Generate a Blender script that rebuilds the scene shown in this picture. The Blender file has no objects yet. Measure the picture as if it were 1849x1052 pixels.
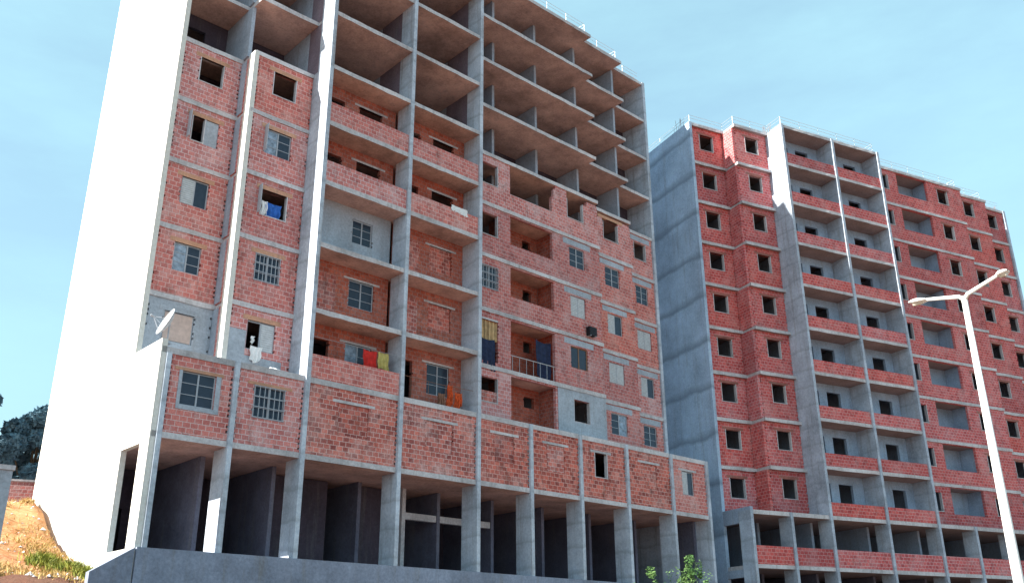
import bpy, math, random
from mathutils import Vector, Matrix, noise
random.seed(7)
R = random.Random(11)
scene = bpy.context.scene
C = scene.collection

# ------------------------------------------------------------------ camera
H = 1.6                                   # eye height
PITCH, ROLL = 0.374526435, -0.00602
cd = bpy.data.cameras.new('camera'); cam = bpy.data.objects.new('camera', cd); C.objects.link(cam)
cd.sensor_width = 36; cd.lens = 1704.09 / 1849 * 36; cd.clip_start = 0.1; cd.clip_end = 6000
c_, s_ = math.cos(PITCH), math.sin(PITCH)
F = Vector((0, c_, s_)); Rt = Vector((1, 0, 0)); U = Vector((0, -s_, c_))
R2 = Rt*math.cos(ROLL) + U*math.sin(ROLL); U2 = -Rt*math.sin(ROLL) + U*math.cos(ROLL)
m = Matrix((R2, U2, -F)).transposed().to_4x4(); m.translation = Vector((0, 0, H))
cam.matrix_world = m
scene.camera = cam

# ------------------------------------------------------------------ light
AZ_A, AZ_B = 0.827421372, 1.10957487
SUN_EL = math.radians(29.8)
eA = Vector((math.sin(AZ_A), math.cos(AZ_A), 0)); nA = Vector((-math.cos(AZ_A), math.sin(AZ_A), 0))
ts = (-eA + nA*0.27).normalized()
to_sun = Vector((ts.x*math.cos(SUN_EL), ts.y*math.cos(SUN_EL), math.sin(SUN_EL)))
sd = bpy.data.lights.new('sun', 'SUN'); sun = bpy.data.objects.new('sun', sd); C.objects.link(sun)
sd.energy = 5.0; sd.angle = math.radians(0.5); sd.color = (1.0, 0.95, 0.86)
sun.rotation_euler = to_sun.to_track_quat('Z', 'Y').to_euler()
w = bpy.data.worlds.new('World'); scene.world = w; w.use_nodes = True
nt = w.node_tree; bg = nt.nodes['Background']
sky = nt.nodes.new('ShaderNodeTexSky'); sky.sky_type = 'NISHITA'; sky.sun_disc = False
sky.sun_elevation = SUN_EL; sky.sun_rotation = math.atan2(to_sun.x, to_sun.y)
sky.air_density = 1.0; sky.dust_density = 1.0; sky.ozone_density = 1.2
# thin veil of cirrus in the sky
tc = nt.nodes.new('ShaderNodeTexCoord'); mp = nt.nodes.new('ShaderNodeMapping'); mp.inputs['Scale'].default_value = (1.2, 1.2, 4.0)
nz = nt.nodes.new('ShaderNodeTexNoise'); nz.inputs['Scale'].default_value = 2.2; nz.inputs['Detail'].default_value = 7; nz.inputs['Roughness'].default_value = .6
cr = nt.nodes.new('ShaderNodeValToRGB'); cr.color_ramp.elements[0].position = .35; cr.color_ramp.elements[1].position = .8
cr.color_ramp.elements[0].color = (.50,)*3+(1,); cr.color_ramp.elements[1].color = (.88,)*3+(1,)
mx = nt.nodes.new('ShaderNodeMix'); mx.data_type = 'RGBA'; mx.inputs[7].default_value = (2.35, 4.05, 4.5, 1)
L = nt.links.new
L(tc.outputs['Generated'], mp.inputs[0]); L(mp.outputs[0], nz.inputs['Vector']); L(nz.outputs[0], cr.inputs[0])
L(cr.outputs[0], mx.inputs[0]); L(sky.outputs[0], mx.inputs[6]); L(mx.outputs[2], bg.inputs['Color'])
bg.inputs['Strength'].default_value = 0.088
scene.view_settings.view_transform = 'Standard'; scene.view_settings.look = 'None'
scene.view_settings.gamma = 1; scene.view_settings.exposure = 1.52

# ------------------------------------------------------------------ materials
class N:
    """tiny node helper"""
    def __init__(s, name, rough=.85):
        s.m = bpy.data.materials.new(name); s.m.use_nodes = True; s.t = s.m.node_tree
        s.b = s.t.nodes['Principled BSDF']; s.b.inputs['Roughness'].default_value = rough
        s.b.inputs['Specular IOR Level'].default_value = .25
    def n(s, typ, **kw):
        x = s.t.nodes.new(typ)
        for k, v in kw.items():
            if k.startswith('i_'): x.inputs[k[2:].replace('_', ' ')].default_value = v
            else: setattr(x, k, v)
        return x
    def l(s, a, b): s.t.links.new(a, b)
    def coords(s, offset=True):
        tc = s.n('ShaderNodeTexCoord')
        if not offset: return tc.outputs['Object']
        oi = s.n('ShaderNodeObjectInfo'); vm = s.n('ShaderNodeVectorMath', operation='SCALE'); vm.inputs[0].default_value = (37, 53, 71)
        s.l(oi.outputs['Random'], vm.inputs['Scale']); ad = s.n('ShaderNodeVectorMath', operation='ADD')
        s.l(tc.outputs['Object'], ad.inputs[0]); s.l(vm.outputs[0], ad.inputs[1]); return ad.outputs[0]
    def noise(s, v, scale, detail=5, rough=.6, map_=None):
        if map_:
            mm = s.n('ShaderNodeMapping'); mm.inputs['Scale'].default_value = map_; s.l(v, mm.inputs[0]); v = mm.outputs[0]
        x = s.n('ShaderNodeTexNoise'); x.inputs['Scale'].default_value = scale; x.inputs['Detail'].default_value = detail
        x.inputs['Roughness'].default_value = rough; s.l(v, x.inputs['Vector']); return x.outputs[0]
    def ramp(s, v, stops):
        x = s.n('ShaderNodeValToRGB'); cr = x.color_ramp
        while len(cr.elements) < len(stops): cr.elements.new(.5)
        for e, (p, c) in zip(cr.elements, stops): e.position = p; e.color = (*c, 1) if len(c) == 3 else c
        s.l(v, x.inputs[0]); return x.outputs[0]
    def mix(s, f, a, b, mode='MIX'):
        x = s.n('ShaderNodeMix', data_type='RGBA', blend_type=mode)
        for k, v in ((0, f), (6, a), (7, b)):
            if isinstance(v, (int, float)): x.inputs[k].default_value = v
            elif isinstance(v, tuple): x.inputs[k].default_value = (*v, 1)
            else: s.l(v, x.inputs[k])
        return x.outputs[2]
    def bump(s, h, strength=.4, dist=.02):
        x = s.n('ShaderNodeBump'); x.inputs['Strength'].default_value = strength; x.inputs['Distance'].default_value = dist
        s.l(h, x.inputs['Height']); s.l(x.outputs[0], s.b.inputs['Normal'])
    def col(s, c):
        if isinstance(c, tuple): s.b.inputs['Base Color'].default_value = (*c, 1)
        else: s.l(c, s.b.inputs['Base Color'])
        return s.m
def g(v): return (v, v, v)

def concrete(name, base, var=.2, joints=False, stain=(.20, .19, .18), warm=.0, streak=.45, jint=.7):
    q = N(name, .9); v = q.coords()
    a = q.noise(v, .5, 6, .65); c = q.noise(v, 9, 5, .7); st = q.noise(v, 1.0, 5, .7, (3.0, 3.0, .22))
    lo = tuple(x*(1-var) for x in base); hi = tuple(min(1, x*(1+var)) for x in base)
    col = q.mix(q.ramp(a, [(.3, g(0)), (.7, g(1))]), lo, hi)
    col = q.mix(q.ramp(st, [(.52, g(0)), (.75, g(streak))]), col, stain)
    col = q.mix(.35, col, q.ramp(c, [(.3, g(.25)), (.7, g(.85))]), 'OVERLAY')
    if joints:
        sx = q.n('ShaderNodeSeparateXYZ'); q.l(q.coords(False), sx.inputs[0])
        nn = q.noise(q.coords(False), .35, 5, .6)
        mm = q.n('ShaderNodeMath', operation='MULTIPLY_ADD'); q.l(nn, mm.inputs[0]); mm.inputs[1].default_value = .9; q.l(sx.outputs[2], mm.inputs[2])
        dv = q.n('ShaderNodeMath', operation='DIVIDE'); q.l(mm.outputs[0], dv.inputs[0]); dv.inputs[1].default_value = joints
        fr = q.n('ShaderNodeMath', operation='FRACT'); q.l(dv.outputs[0], fr.inputs[0])
        col = q.mix(q.ramp(fr.outputs[0], [(0, g(jint)), (.05, g(jint*.7)), (.16, g(.0)), (.93, g(0)), (1, g(jint))]), col, tuple(x*.45 for x in base))
    q.bump(c, .5, .02)
    return q.col(col)

def brick(name, c1, c2, mortar, smear=.5, rnd=.5, dirtk=.55):
    q = N(name, .92); v0 = q.coords(False); v = q.coords()
    sx = q.n('ShaderNodeSeparateXYZ'); q.l(v, sx.inputs[0])
    ad = q.n('ShaderNodeMath', operation='ADD'); q.l(sx.outputs[0], ad.inputs[0]); q.l(sx.outputs[1], ad.inputs[1])
    cb = q.n('ShaderNodeCombineXYZ'); q.l(ad.outputs[0], cb.inputs[0]); q.l(sx.outputs[2], cb.inputs[1])
    bt = q.n('ShaderNodeTexBrick'); q.l(cb.outputs[0], bt.inputs['Vector'])
    bt.inputs['Scale'].default_value = 1.0; bt.inputs['Brick Width'].default_value = .30; bt.inputs['Row Height'].default_value = .205
    bt.inputs['Mortar Size'].default_value = .014; bt.inputs['Mortar Smooth'].default_value = .1; bt.inputs['Bias'].default_value = .0
    bt.inputs['Color1'].default_value = (*c1, 1); bt.inputs['Color2'].default_value = (*c2, 1); bt.inputs['Mortar'].default_value = (*mortar, 1)
    a = q.noise(v, .9, 6, .7); f = q.noise(v, 14, 4, .7)
    dirt = q.noise(v, 1.6, 6, .75, (1.5, 1.5, .6))
    col = bt.outputs['Color']
    col = q.mix(q.ramp(a, [(.48, g(0)), (.74, g(smear*.8))]), col, mortar)
    col = q.mix(q.ramp(dirt, [(.52, g(0)), (.76, g(dirtk))]), col, (.09, .055, .05))
    bl = q.noise(v, 3.2, 3, .6)
    col = q.mix(q.ramp(bl, [(.25, g(.4)), (.42, g(0))]), col, tuple(x*.45 for x in c2)); col = q.mix(q.ramp(bl, [(.6, g(0)), (.75, g(.5))]), col, tuple(min(1, x*.6+.16) for x in mortar))
    oi = q.n('ShaderNodeObjectInfo')
    tint = q.ramp(oi.outputs['Random'], [(0, (1-rnd*.45, 1-rnd*.6, 1-rnd*.6)), (.3, (1, .86, .8)), (.55, (1, 1, 1)), (.8, (1.0, .72, .62)), (1, (1, 1, 1))])
    col = q.mix(1.0, col, tint, 'MULTIPLY')
    col = q.mix(.4, col, q.ramp(f, [(.3, g(.22)), (.7, g(.85))]), 'OVERLAY')
    bm = q.mix(.5, bt.outputs['Fac'], f)
    x = q.n('ShaderNodeBump'); x.invert = True; x.inputs['Strength'].default_value = .6; x.inputs['Distance'].default_value = .02
    q.l(bm, x.inputs['Height']); q.l(x.outputs[0], q.b.inputs['Normal'])
    return q.col(col)

def plain(name, c, rough=.6, metal=0, var=.15, scale=6):
    q = N(name, rough); q.b.inputs['Metallic'].default_value = metal
    a = q.noise(q.coords(), scale, 4, .6)
    return q.col(q.mix(q.ramp(a, [(.3, g(0)), (.7, g(1))]), tuple(x*(1-var) for x in c), tuple(min(1, x*(1+var)) for x in c)))

M = {}
M['conc'] = concrete('concrete_grey', (.33, .37, .44))
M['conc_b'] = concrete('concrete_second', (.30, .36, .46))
M['edge'] = concrete('concrete_edge', (.50, .48, .50), .28, streak=.6)
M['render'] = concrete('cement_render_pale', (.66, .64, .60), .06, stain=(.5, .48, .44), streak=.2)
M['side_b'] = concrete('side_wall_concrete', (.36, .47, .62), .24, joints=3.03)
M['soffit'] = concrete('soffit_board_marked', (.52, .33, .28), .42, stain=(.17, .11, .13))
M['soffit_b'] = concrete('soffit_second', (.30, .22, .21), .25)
M['inner'] = concrete('inner_concrete', (.07, .055, .075), .25)  # shade of the unlit rooms is put into this near-black base
M['plaster'] = concrete('cement_plaster_patch', (.36, .40, .46), .2)
M['plaster_b'] = concrete('loggia_plaster', (.32, .42, .56), .25)
M['pier'] = concrete('cast_column_concrete', (.45, .50, .58), .3, streak=.7, joints=1.22, jint=.38)
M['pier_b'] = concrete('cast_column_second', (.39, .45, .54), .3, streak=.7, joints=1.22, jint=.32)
M['plinth'] = concrete('dark_base_concrete', (.24, .27, .35), .3, streak=.7)  # blue-grey base, darker than the pier concrete
M['navy'] = plain('navy_cloth', (.02, .03, .07), .9, var=.4)
M['inner_blue'] = concrete('shade_dark_concrete', (.13, .13, .18), .3)  # base colour darkened to imitate shade in the open lower storeys
M['inner_red'] = concrete('dark_partition_concrete', (.17, .13, .16), .3)  # darker tone for the partitions behind the piers
M['brick'] = brick('hollow_brick', (.66, .25, .23), (.45, .155, .15), (.66, .51, .52), 1.0, rnd=.5)
M['brick_b'] = brick('hollow_brick_red', (.62, .145, .145), (.42, .08, .09), (.60, .38, .40), .8, rnd=.55)
M['brick_old'] = brick('patched_brick', (.66, .21, .17), (.28, .085, .08), (.64, .46, .45), .9, rnd=.7, dirtk=.85)
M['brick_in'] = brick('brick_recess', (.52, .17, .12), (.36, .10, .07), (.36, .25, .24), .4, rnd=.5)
M['lintel_dark'] = concrete('lintel_dark_clay', (.30, .12, .10), .3)
M['lintel'] = concrete('lintel_terracotta', (.50, .27, .18), .25)
M['glass'] = plain('window_glass', (.03, .045, .07), .12)
M['glass_pale'] = plain('curtained_glass', (.26, .33, .42), .25, var=.5, scale=5)
M['white'] = plain('white_paint', (.38, .41, .46), .5, var=.08)
M['shutter'] = plain('shutter_slats', (.50, .53, .56), .6)
M['wood'] = plain('brown_wood', (.26, .15, .09), .7)
M['board'] = plain('pale_board', (.52, .40, .36), .8)
M['steel'] = plain('galvanised', (.45, .48, .52), .45, .4)
M['rust'] = plain('rusty_bar', (.24, .12, .08), .8)
M['lampwhite'] = plain('lamp_white', (.8, .8, .79), .4, var=.03)
M['lens'] = plain('lamp_lens', (.55, .5, .42), .25)
M['red'] = plain('red_cloth', (.55, .03, .025), .9, var=.3)
M['yellow'] = plain('yellow_cloth', (.48, .40, .14), .9, var=.25)
M['orange'] = plain('orange_cloth', (.60, .10, .03), .9, var=.5, scale=9)
M['bluec'] = plain('blue_cloth', (.03, .12, .42), .9, var=.3)
M['whitec'] = plain('white_cloth', (.75, .75, .76), .9, var=.08)
M['black'] = plain('black_plastic', (.015, .015, .02), .5)
M['curtain'] = plain('ochre_curtain', (.50, .34, .18), .9, var=.35, scale=3)
M['bark'] = plain('bark', (.12, .08, .05), .95)
def leafmat(name, a, b):
    q = N(name, .6); oi = q.noise(q.coords(False), 3.5, 4, .7)
    q.b.inputs['Subsurface Weight'].default_value = 0
    return q.col(q.mix(q.ramp(oi, [(.35, g(0)), (.65, g(1))]), a, b))
M['leaf'] = leafmat('leaf_green', (.04, .11, .03), (.15, .24, .07))
M['leaf_dark'] = leafmat('leaf_dark', (.07, .13, .18), (.17, .28, .33))
M['straw'] = leafmat('dry_grass', (.30, .17, .05), (.55, .40, .16))
M['weed'] = leafmat('weed_green', (.12, .16, .03), (.30, .30, .05))
q = N('soil', .95); v = q.coords(False)
so = q.mix(q.ramp(q.noise(v, .35, 7, .7), [(.35, g(0)), (.65, g(1))]), (.36, .12, .045), (.58, .31, .14))
so = q.mix(q.ramp(q.noise(v, 3, 6, .7), [(.45, g(0)), (.75, g(.7))]), so, (.60, .47, .28))
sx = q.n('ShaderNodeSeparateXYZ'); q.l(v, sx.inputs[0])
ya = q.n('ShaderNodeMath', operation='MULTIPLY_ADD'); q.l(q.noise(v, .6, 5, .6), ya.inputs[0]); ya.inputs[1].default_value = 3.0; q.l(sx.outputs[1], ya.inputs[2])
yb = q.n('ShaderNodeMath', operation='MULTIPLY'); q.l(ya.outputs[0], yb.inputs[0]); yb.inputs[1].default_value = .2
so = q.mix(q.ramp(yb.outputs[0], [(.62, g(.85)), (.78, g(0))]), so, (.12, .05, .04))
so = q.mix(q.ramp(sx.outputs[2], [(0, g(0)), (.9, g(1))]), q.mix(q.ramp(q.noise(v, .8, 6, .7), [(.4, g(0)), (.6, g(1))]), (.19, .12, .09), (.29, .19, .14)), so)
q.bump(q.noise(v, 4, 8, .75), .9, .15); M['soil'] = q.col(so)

# ------------------------------------------------------------------ mesh helpers
class MB:
    def __init__(s): s.v = []; s.f = []; s.mi = []
    def quad(s, a, b, c, d, mi=0):
        n = len(s.v); s.v += [a, b, c, d]; s.f.append((n, n+1, n+2, n+3)); s.mi.append(mi)
    def box(s, x0, x1, y0, y1, z0, z1, mi=0, bottom=None):
        n = len(s.v)
        s.v += [(x0,y0,z0),(x1,y0,z0),(x1,y1,z0),(x0,y1,z0),(x0,y0,z1),(x1,y0,z1),(x1,y1,z1),(x0,y1,z1)]
        fs = [(0,3,2,1),(4,5,6,7),(0,1,5,4),(1,2,6,5),(2,3,7,6),(3,0,4,7)]
        for i, f in enumerate(fs):
            s.f.append(tuple(n+k for k in f)); s.mi.append(bottom if (i == 0 and bottom is not None) else mi)
        return s
    def tube(s, pts, rs, seg=10, mi=0):
        pts = [Vector(p) for p in pts]
        if not isinstance(rs, (list, tuple)): rs = [rs]*len(pts)
        base = len(s.v); prev = None
        for i, p in enumerate(pts):
            d = (pts[min(i+1, len(pts)-1)] - pts[max(i-1, 0)]).normalized()
            if prev is None:
                a = d.cross(Vector((0, 0, 1)) if abs(d.z) < .9 else Vector((1, 0, 0))).normalized()
            else: a = (prev - d*prev.dot(d)).normalized()
            prev = a; b = d.cross(a)
            for k in range(seg):
                t = 2*math.pi*k/seg; s.v.append(tuple(p + (a*math.cos(t) + b*math.sin(t))*rs[i]))
        for i in range(len(pts)-1):
            for k in range(seg):
                k2 = (k+1) % seg
                s.f.append((base+i*seg+k, base+i*seg+k2, base+(i+1)*seg+k2, base+(i+1)*seg+k)); s.mi.append(mi)
        s.f.append(tuple(base+k for k in range(seg))[::-1]); s.mi.append(mi)
        e = base+(len(pts)-1)*seg; s.f.append(tuple(e+k for k in range(seg))); s.mi.append(mi)
        return s
    def build(s, name, mats, parent=None, loc=(0, 0, 0), smooth=False):
        me = bpy.data.meshes.new(name); me.from_pydata(s.v, [], s.f)
        if not isinstance(mats, (list, tuple)): mats = [mats]
        for x in mats: me.materials.append(M[x] if isinstance(x, str) else x)
        me.polygons.foreach_set('material_index', s.mi)
        if smooth: me.polygons.foreach_set('use_smooth', [True]*len(s.f))
        me.update()
        o = bpy.data.objects.new(name, me); C.objects.link(o); o.location = loc
        if parent: o.parent = parent
        return o
def tag(o, label=None, cat=None, group=None, kind=None):
    if label: o['label'] = label
    if cat: o['category'] = cat
    if group: o['group'] = group
    if kind: o['kind'] = kind
    return o
def empty(name, loc, rz=0):
    o = bpy.data.objects.new(name, None); C.objects.link(o); o.location = loc; o.rotation_euler = (0, 0, rz); o.empty_display_size = .5
    return o
def dup(o, dz, parent, kids=True):
    c = o.copy(); C.objects.link(c); c.parent = parent; c.location = (o.location.x, o.location.y, o.location.z + dz)
    for ch in [x for x in bpy.data.objects if x.parent == o and x != c]:
        d = ch.copy(); C.objects.link(d); d.parent = c
    return c

def lattice(mb, us, zs, solid, y0, y1, mi=0):
    """wall in the x-z plane from y0 (front) to y1 with only outer faces"""
    nu, nz = len(us)-1, len(zs)-1
    S = [[solid((us[i]+us[i+1])/2, (zs[j]+zs[j+1])/2) for j in range(nz)] for i in range(nu)]
    for i in range(nu):
        j = 0
        while j < nz:                       # merge runs of solid cells upward
            if not S[i][j]: j += 1; continue
            k = j
            while k+1 < nz and S[i][k+1] and (i == 0 or S[i-1][k+1] == S[i-1][j]) and (i == nu-1 or S[i+1][k+1] == S[i+1][j]): k += 1
            a, b, c, d = us[i], us[i+1], zs[j], zs[k+1]
            mb.quad((a,y0,c),(b,y0,c),(b,y0,d),(a,y0,d), mi); mb.quad((b,y1,c),(a,y1,c),(a,y1,d),(b,y1,d), mi)
            if i == 0 or not S[i-1][j]: mb.quad((a,y1,c),(a,y0,c),(a,y0,d),(a,y1,d), mi)
            if i == nu-1 or not S[i+1][j]: mb.quad((b,y0,c),(b,y1,c),(b,y1,d),(b,y0,d), mi)
            if j == 0 or not S[i][j-1]: mb.quad((a,y0,c),(a,y1,c),(b,y1,c),(b,y0,c), mi)
            if k == nz-1 or not S[i][k+1]: mb.quad((a,y0,d),(b,y0,d),(b,y1,d),(a,y1,d), mi)
            j = k+1
def panel(u0, u1, z0, z1, y0, holes=(), thick=.2, notch=(0, 0), ragged=None, name='infill_wall', mat='brick', parent=None, loc=(0, 0, 0), rnd=None, wnotch=True):
    """brick panel with window holes, toothed edges, optional ragged top"""
    rnd = rnd or R; mb = MB()
    us = {u0, u1}; zs = {z0, z1}
    for h in holes: us |= {h[0], h[1]}; zs |= {h[2], h[3]}
    nd = .085; cuts = []
    def teeth(x0, x1, za, zb, p):
        z = z0 + .1
        while z < z1-.1:
            if za <= z <= zb and rnd.random() < p: cuts.append((x0, x1, z, z+.1)); zs.update((z, z+.1))
            z += .205
        us.update((x0, x1))
    if notch[0]: teeth(u0, u0+nd, z0, z1, notch[0])
    if notch[1]: teeth(u1-nd, u1, z0, z1, notch[1])
    if wnotch:
        for h in holes:
            if h[1]-h[0] < 1.7 and h[3] < z1-.05: teeth(h[1]+.0, h[1]+.06, h[2], h[3]-.1, .35); teeth(h[0]-.06, h[0], h[2], h[3]-.1, .35)
    if ragged:
        u = u0
        while u < u1: us.add(round(u, 3)); u += .155
        z = z0
        while z < z1: zs.add(round(z, 3)); z += .205
    us = sorted(us); zs = sorted(zs)
    us = [x for i, x in enumerate(us) if i == 0 or x-us[i-1] > 1e-4]; zs = [x for i, x in enumerate(zs) if i == 0 or x-zs[i-1] > 1e-4]
    def solid(u, z):
        for h in list(holes)+cuts:
            if h[0] < u < h[1] and h[2] < z < h[3]: return False
        if ragged and z > ragged(u): return False
        return True
    lattice(mb, us, zs, solid, y0, y0+thick)
    return mb.build(name, mat, parent, loc)

def window(parent, kind, u0, u1, z0, z1, y, loc, rnd=R):
    """a window unit set in an opening whose outer wall face is at y"""
    f = MB(); t = .05; yy = y+.07
    if kind == 'empty' or kind == 'dark':
        # bare opening: only the cement surround of the reveal
        yf, yb = y-.012, y+.19; t = .045
        f.box(u0, u0+t, yf, yb, z0, z1); f.box(u1-t, u1, yf, yb, z0, z1); f.box(u0+t, u1-t, yf-.02, yb, z0, z0+.04)
        return f.build('window_surround', 'edge', parent, loc)
    mat = 'white' if kind != 'brown' else 'wood'
    f.box(u0, u0+t, yy, yy+.06, z0, z1); f.box(u1-t, u1, yy, yy+.06, z0, z1)
    f.box(u0+t, u1-t, yy, yy+.06, z0, z0+t); f.box(u0+t, u1-t, yy, yy+.06, z1-t, z1)
    um = (u0+u1)/2; f.box(um-.03, um+.03, yy-.005, yy+.055, z0+t, z1-t)
    if kind in ('glazed', 'grid', 'pale', 'mixed'):
        for k in (1, 2): zz = z0+(z1-z0)*k/3; f.box(u0+t, um-.03, yy+.01, yy+.05, zz-.012, zz+.012); f.box(um+.03, u1-t, yy+.01, yy+.05, zz-.012, zz+.012)
    w_ = empty('window', (0, 0, 0)); w_.parent = parent; w_.location = loc
    f.build('frame', mat, w_)
    def pane(a, b, m_): 
        p = MB(); p.box(a, b, yy+.025, yy+.04, z0+t, z1-t); p.build('pane', m_, w_)
    def leaf(a, b, m_='shutter', yo=.0):
        p = MB(); n = int((z1-z0-2*t)/.09)
        for i in range(n):
            za = z0+t+i*(z1-z0-2*t)/n; p.box(a, b, yy-.02+yo, yy+.0+yo, za, za+.075)
        p.box(a, b, yy+.001+yo, yy+.012+yo, z0+t, z1-t); p.build('shutter', m_, w_)
    if kind == 'glazed': pane(u0+t, um-.03, 'glass'); pane(um+.03, u1-t, 'glass')
    if kind == 'pale': pane(u0+t, um-.03, 'glass_pale'); pane(um+.03, u1-t, 'glass')
    if kind == 'brown': pane(u0+t, um-.03, 'glass'); pane(um+.03, u1-t, 'glass')
    if kind == 'mixed': pane(u0+t, um-.03, 'glass'); pane(um+.03, u1-t, 'glass_pale')
    if kind == 'shutter': leaf(u0+t, um-.03); leaf(um+.03, u1-t)
    if kind == 'half': pane(um+.03, u1-t, 'glass'); leaf(u0+t, um-.03)
    if kind == 'open': leaf(um+.03, u1-t)
    if kind == 'board': p = MB(); p.box(u0+t, u1-t, yy-.02, yy+.0, z0+t, z1-t); p.build('board', 'board', w_)
    if kind == 'grid':
        pane(u0+t, um-.03, 'glass'); pane(um+.03, u1-t, 'glass')
        gr = MB(); n = 6
        for i in range(n+1):
            x = u0+.02+(u1-u0-.04)*i/n; gr.box(x-.012, x+.012, y-.03, y-.006, z0, z1)
        for k in range(4): zz = z0+.03+(z1-z0-.06)*k/3; gr.box(u0-.03, u1+.03, y-.052, y-.031, zz-.014, zz+.014)
        gr.build('grille', 'white', w_)
    return w_

# ------------------------------------------------------------------ the apartment block (both blocks share the plan)
D_S = [0, 3.0, 6.1, 10.8, 15.3, 18.7, 22.2, 25.8, 29.6, 32.7]      # wall lines along the front
BACK = 12.2
def slab_outline(low):
    if low: return [(0, 0), (33.0, 0), (33.0, BACK), (0, BACK)]
    return [(0, 2.55), (3.0, 2.55), (3.0, 1.36), (6.05, 1.36), (6.05, -.03), (15.42, -.03), (15.42, 1.30), (25.85, 1.30), (25.85, 1.90), (29.55, 1.90), (29.55, 2.64), (32.72, 2.64), (32.72, BACK), (0, BACK)]
def slab(parent, z, low=False, th=.2, mats=('edge', 'soffit')):
    pts = slab_outline(low); x_in = .21
    mb = MB(); n = len(pts)
    for (zz, mi, rev) in ((z-th/2, 1, True), (z+th/2, 0, False)):
        b = len(mb.v); mb.v += [(x, y, zz) for x, y in pts]; mb.f.append(tuple(range(b, b+n))[::-1] if rev else tuple(range(b, b+n))); mb.mi.append(mi)
    for i in range(n):
        (x0, y0), (x1, y1) = pts[i], pts[(i+1) % n]
        L_ = math.hypot(x1-x0, y1-y0); nn = max(1, int(L_/.45)) if y0 < 3 and y1 < 3 and not low else 1
        ox, oy = (y1-y0)/L_, -(x1-x0)/L_; pv = None
        for t_ in range(nn+1):
            x, y = x0+(x1-x0)*t_/nn, y0+(y1-y0)*t_/nn
            ed = t_ in (0, nn); o1, o2 = (0, 0) if nn == 1 else (R.uniform(.0, .03), R.uniform(.0, .035))
            lo = (x+ox*o1, y+oy*o1, z-th/2-(0 if ed or nn == 1 else R.uniform(0, .035))); hi = (x+ox*o2, y+oy*o2, z+th/2)
            if pv:
                mb.quad(pv[0], lo, hi, pv[1], 0)
                if nn > 1: mb.quad((pv[2], pv[3], z-th/2), (x, y, z-th/2), lo, pv[0], 0); mb.quad(pv[1], hi, (x, y, z+th/2), (pv[2], pv[3], z+th/2), 0)
            pv = (lo, hi, x, y)
    return mb.build('floor_slab', list(mats), parent)

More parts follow.
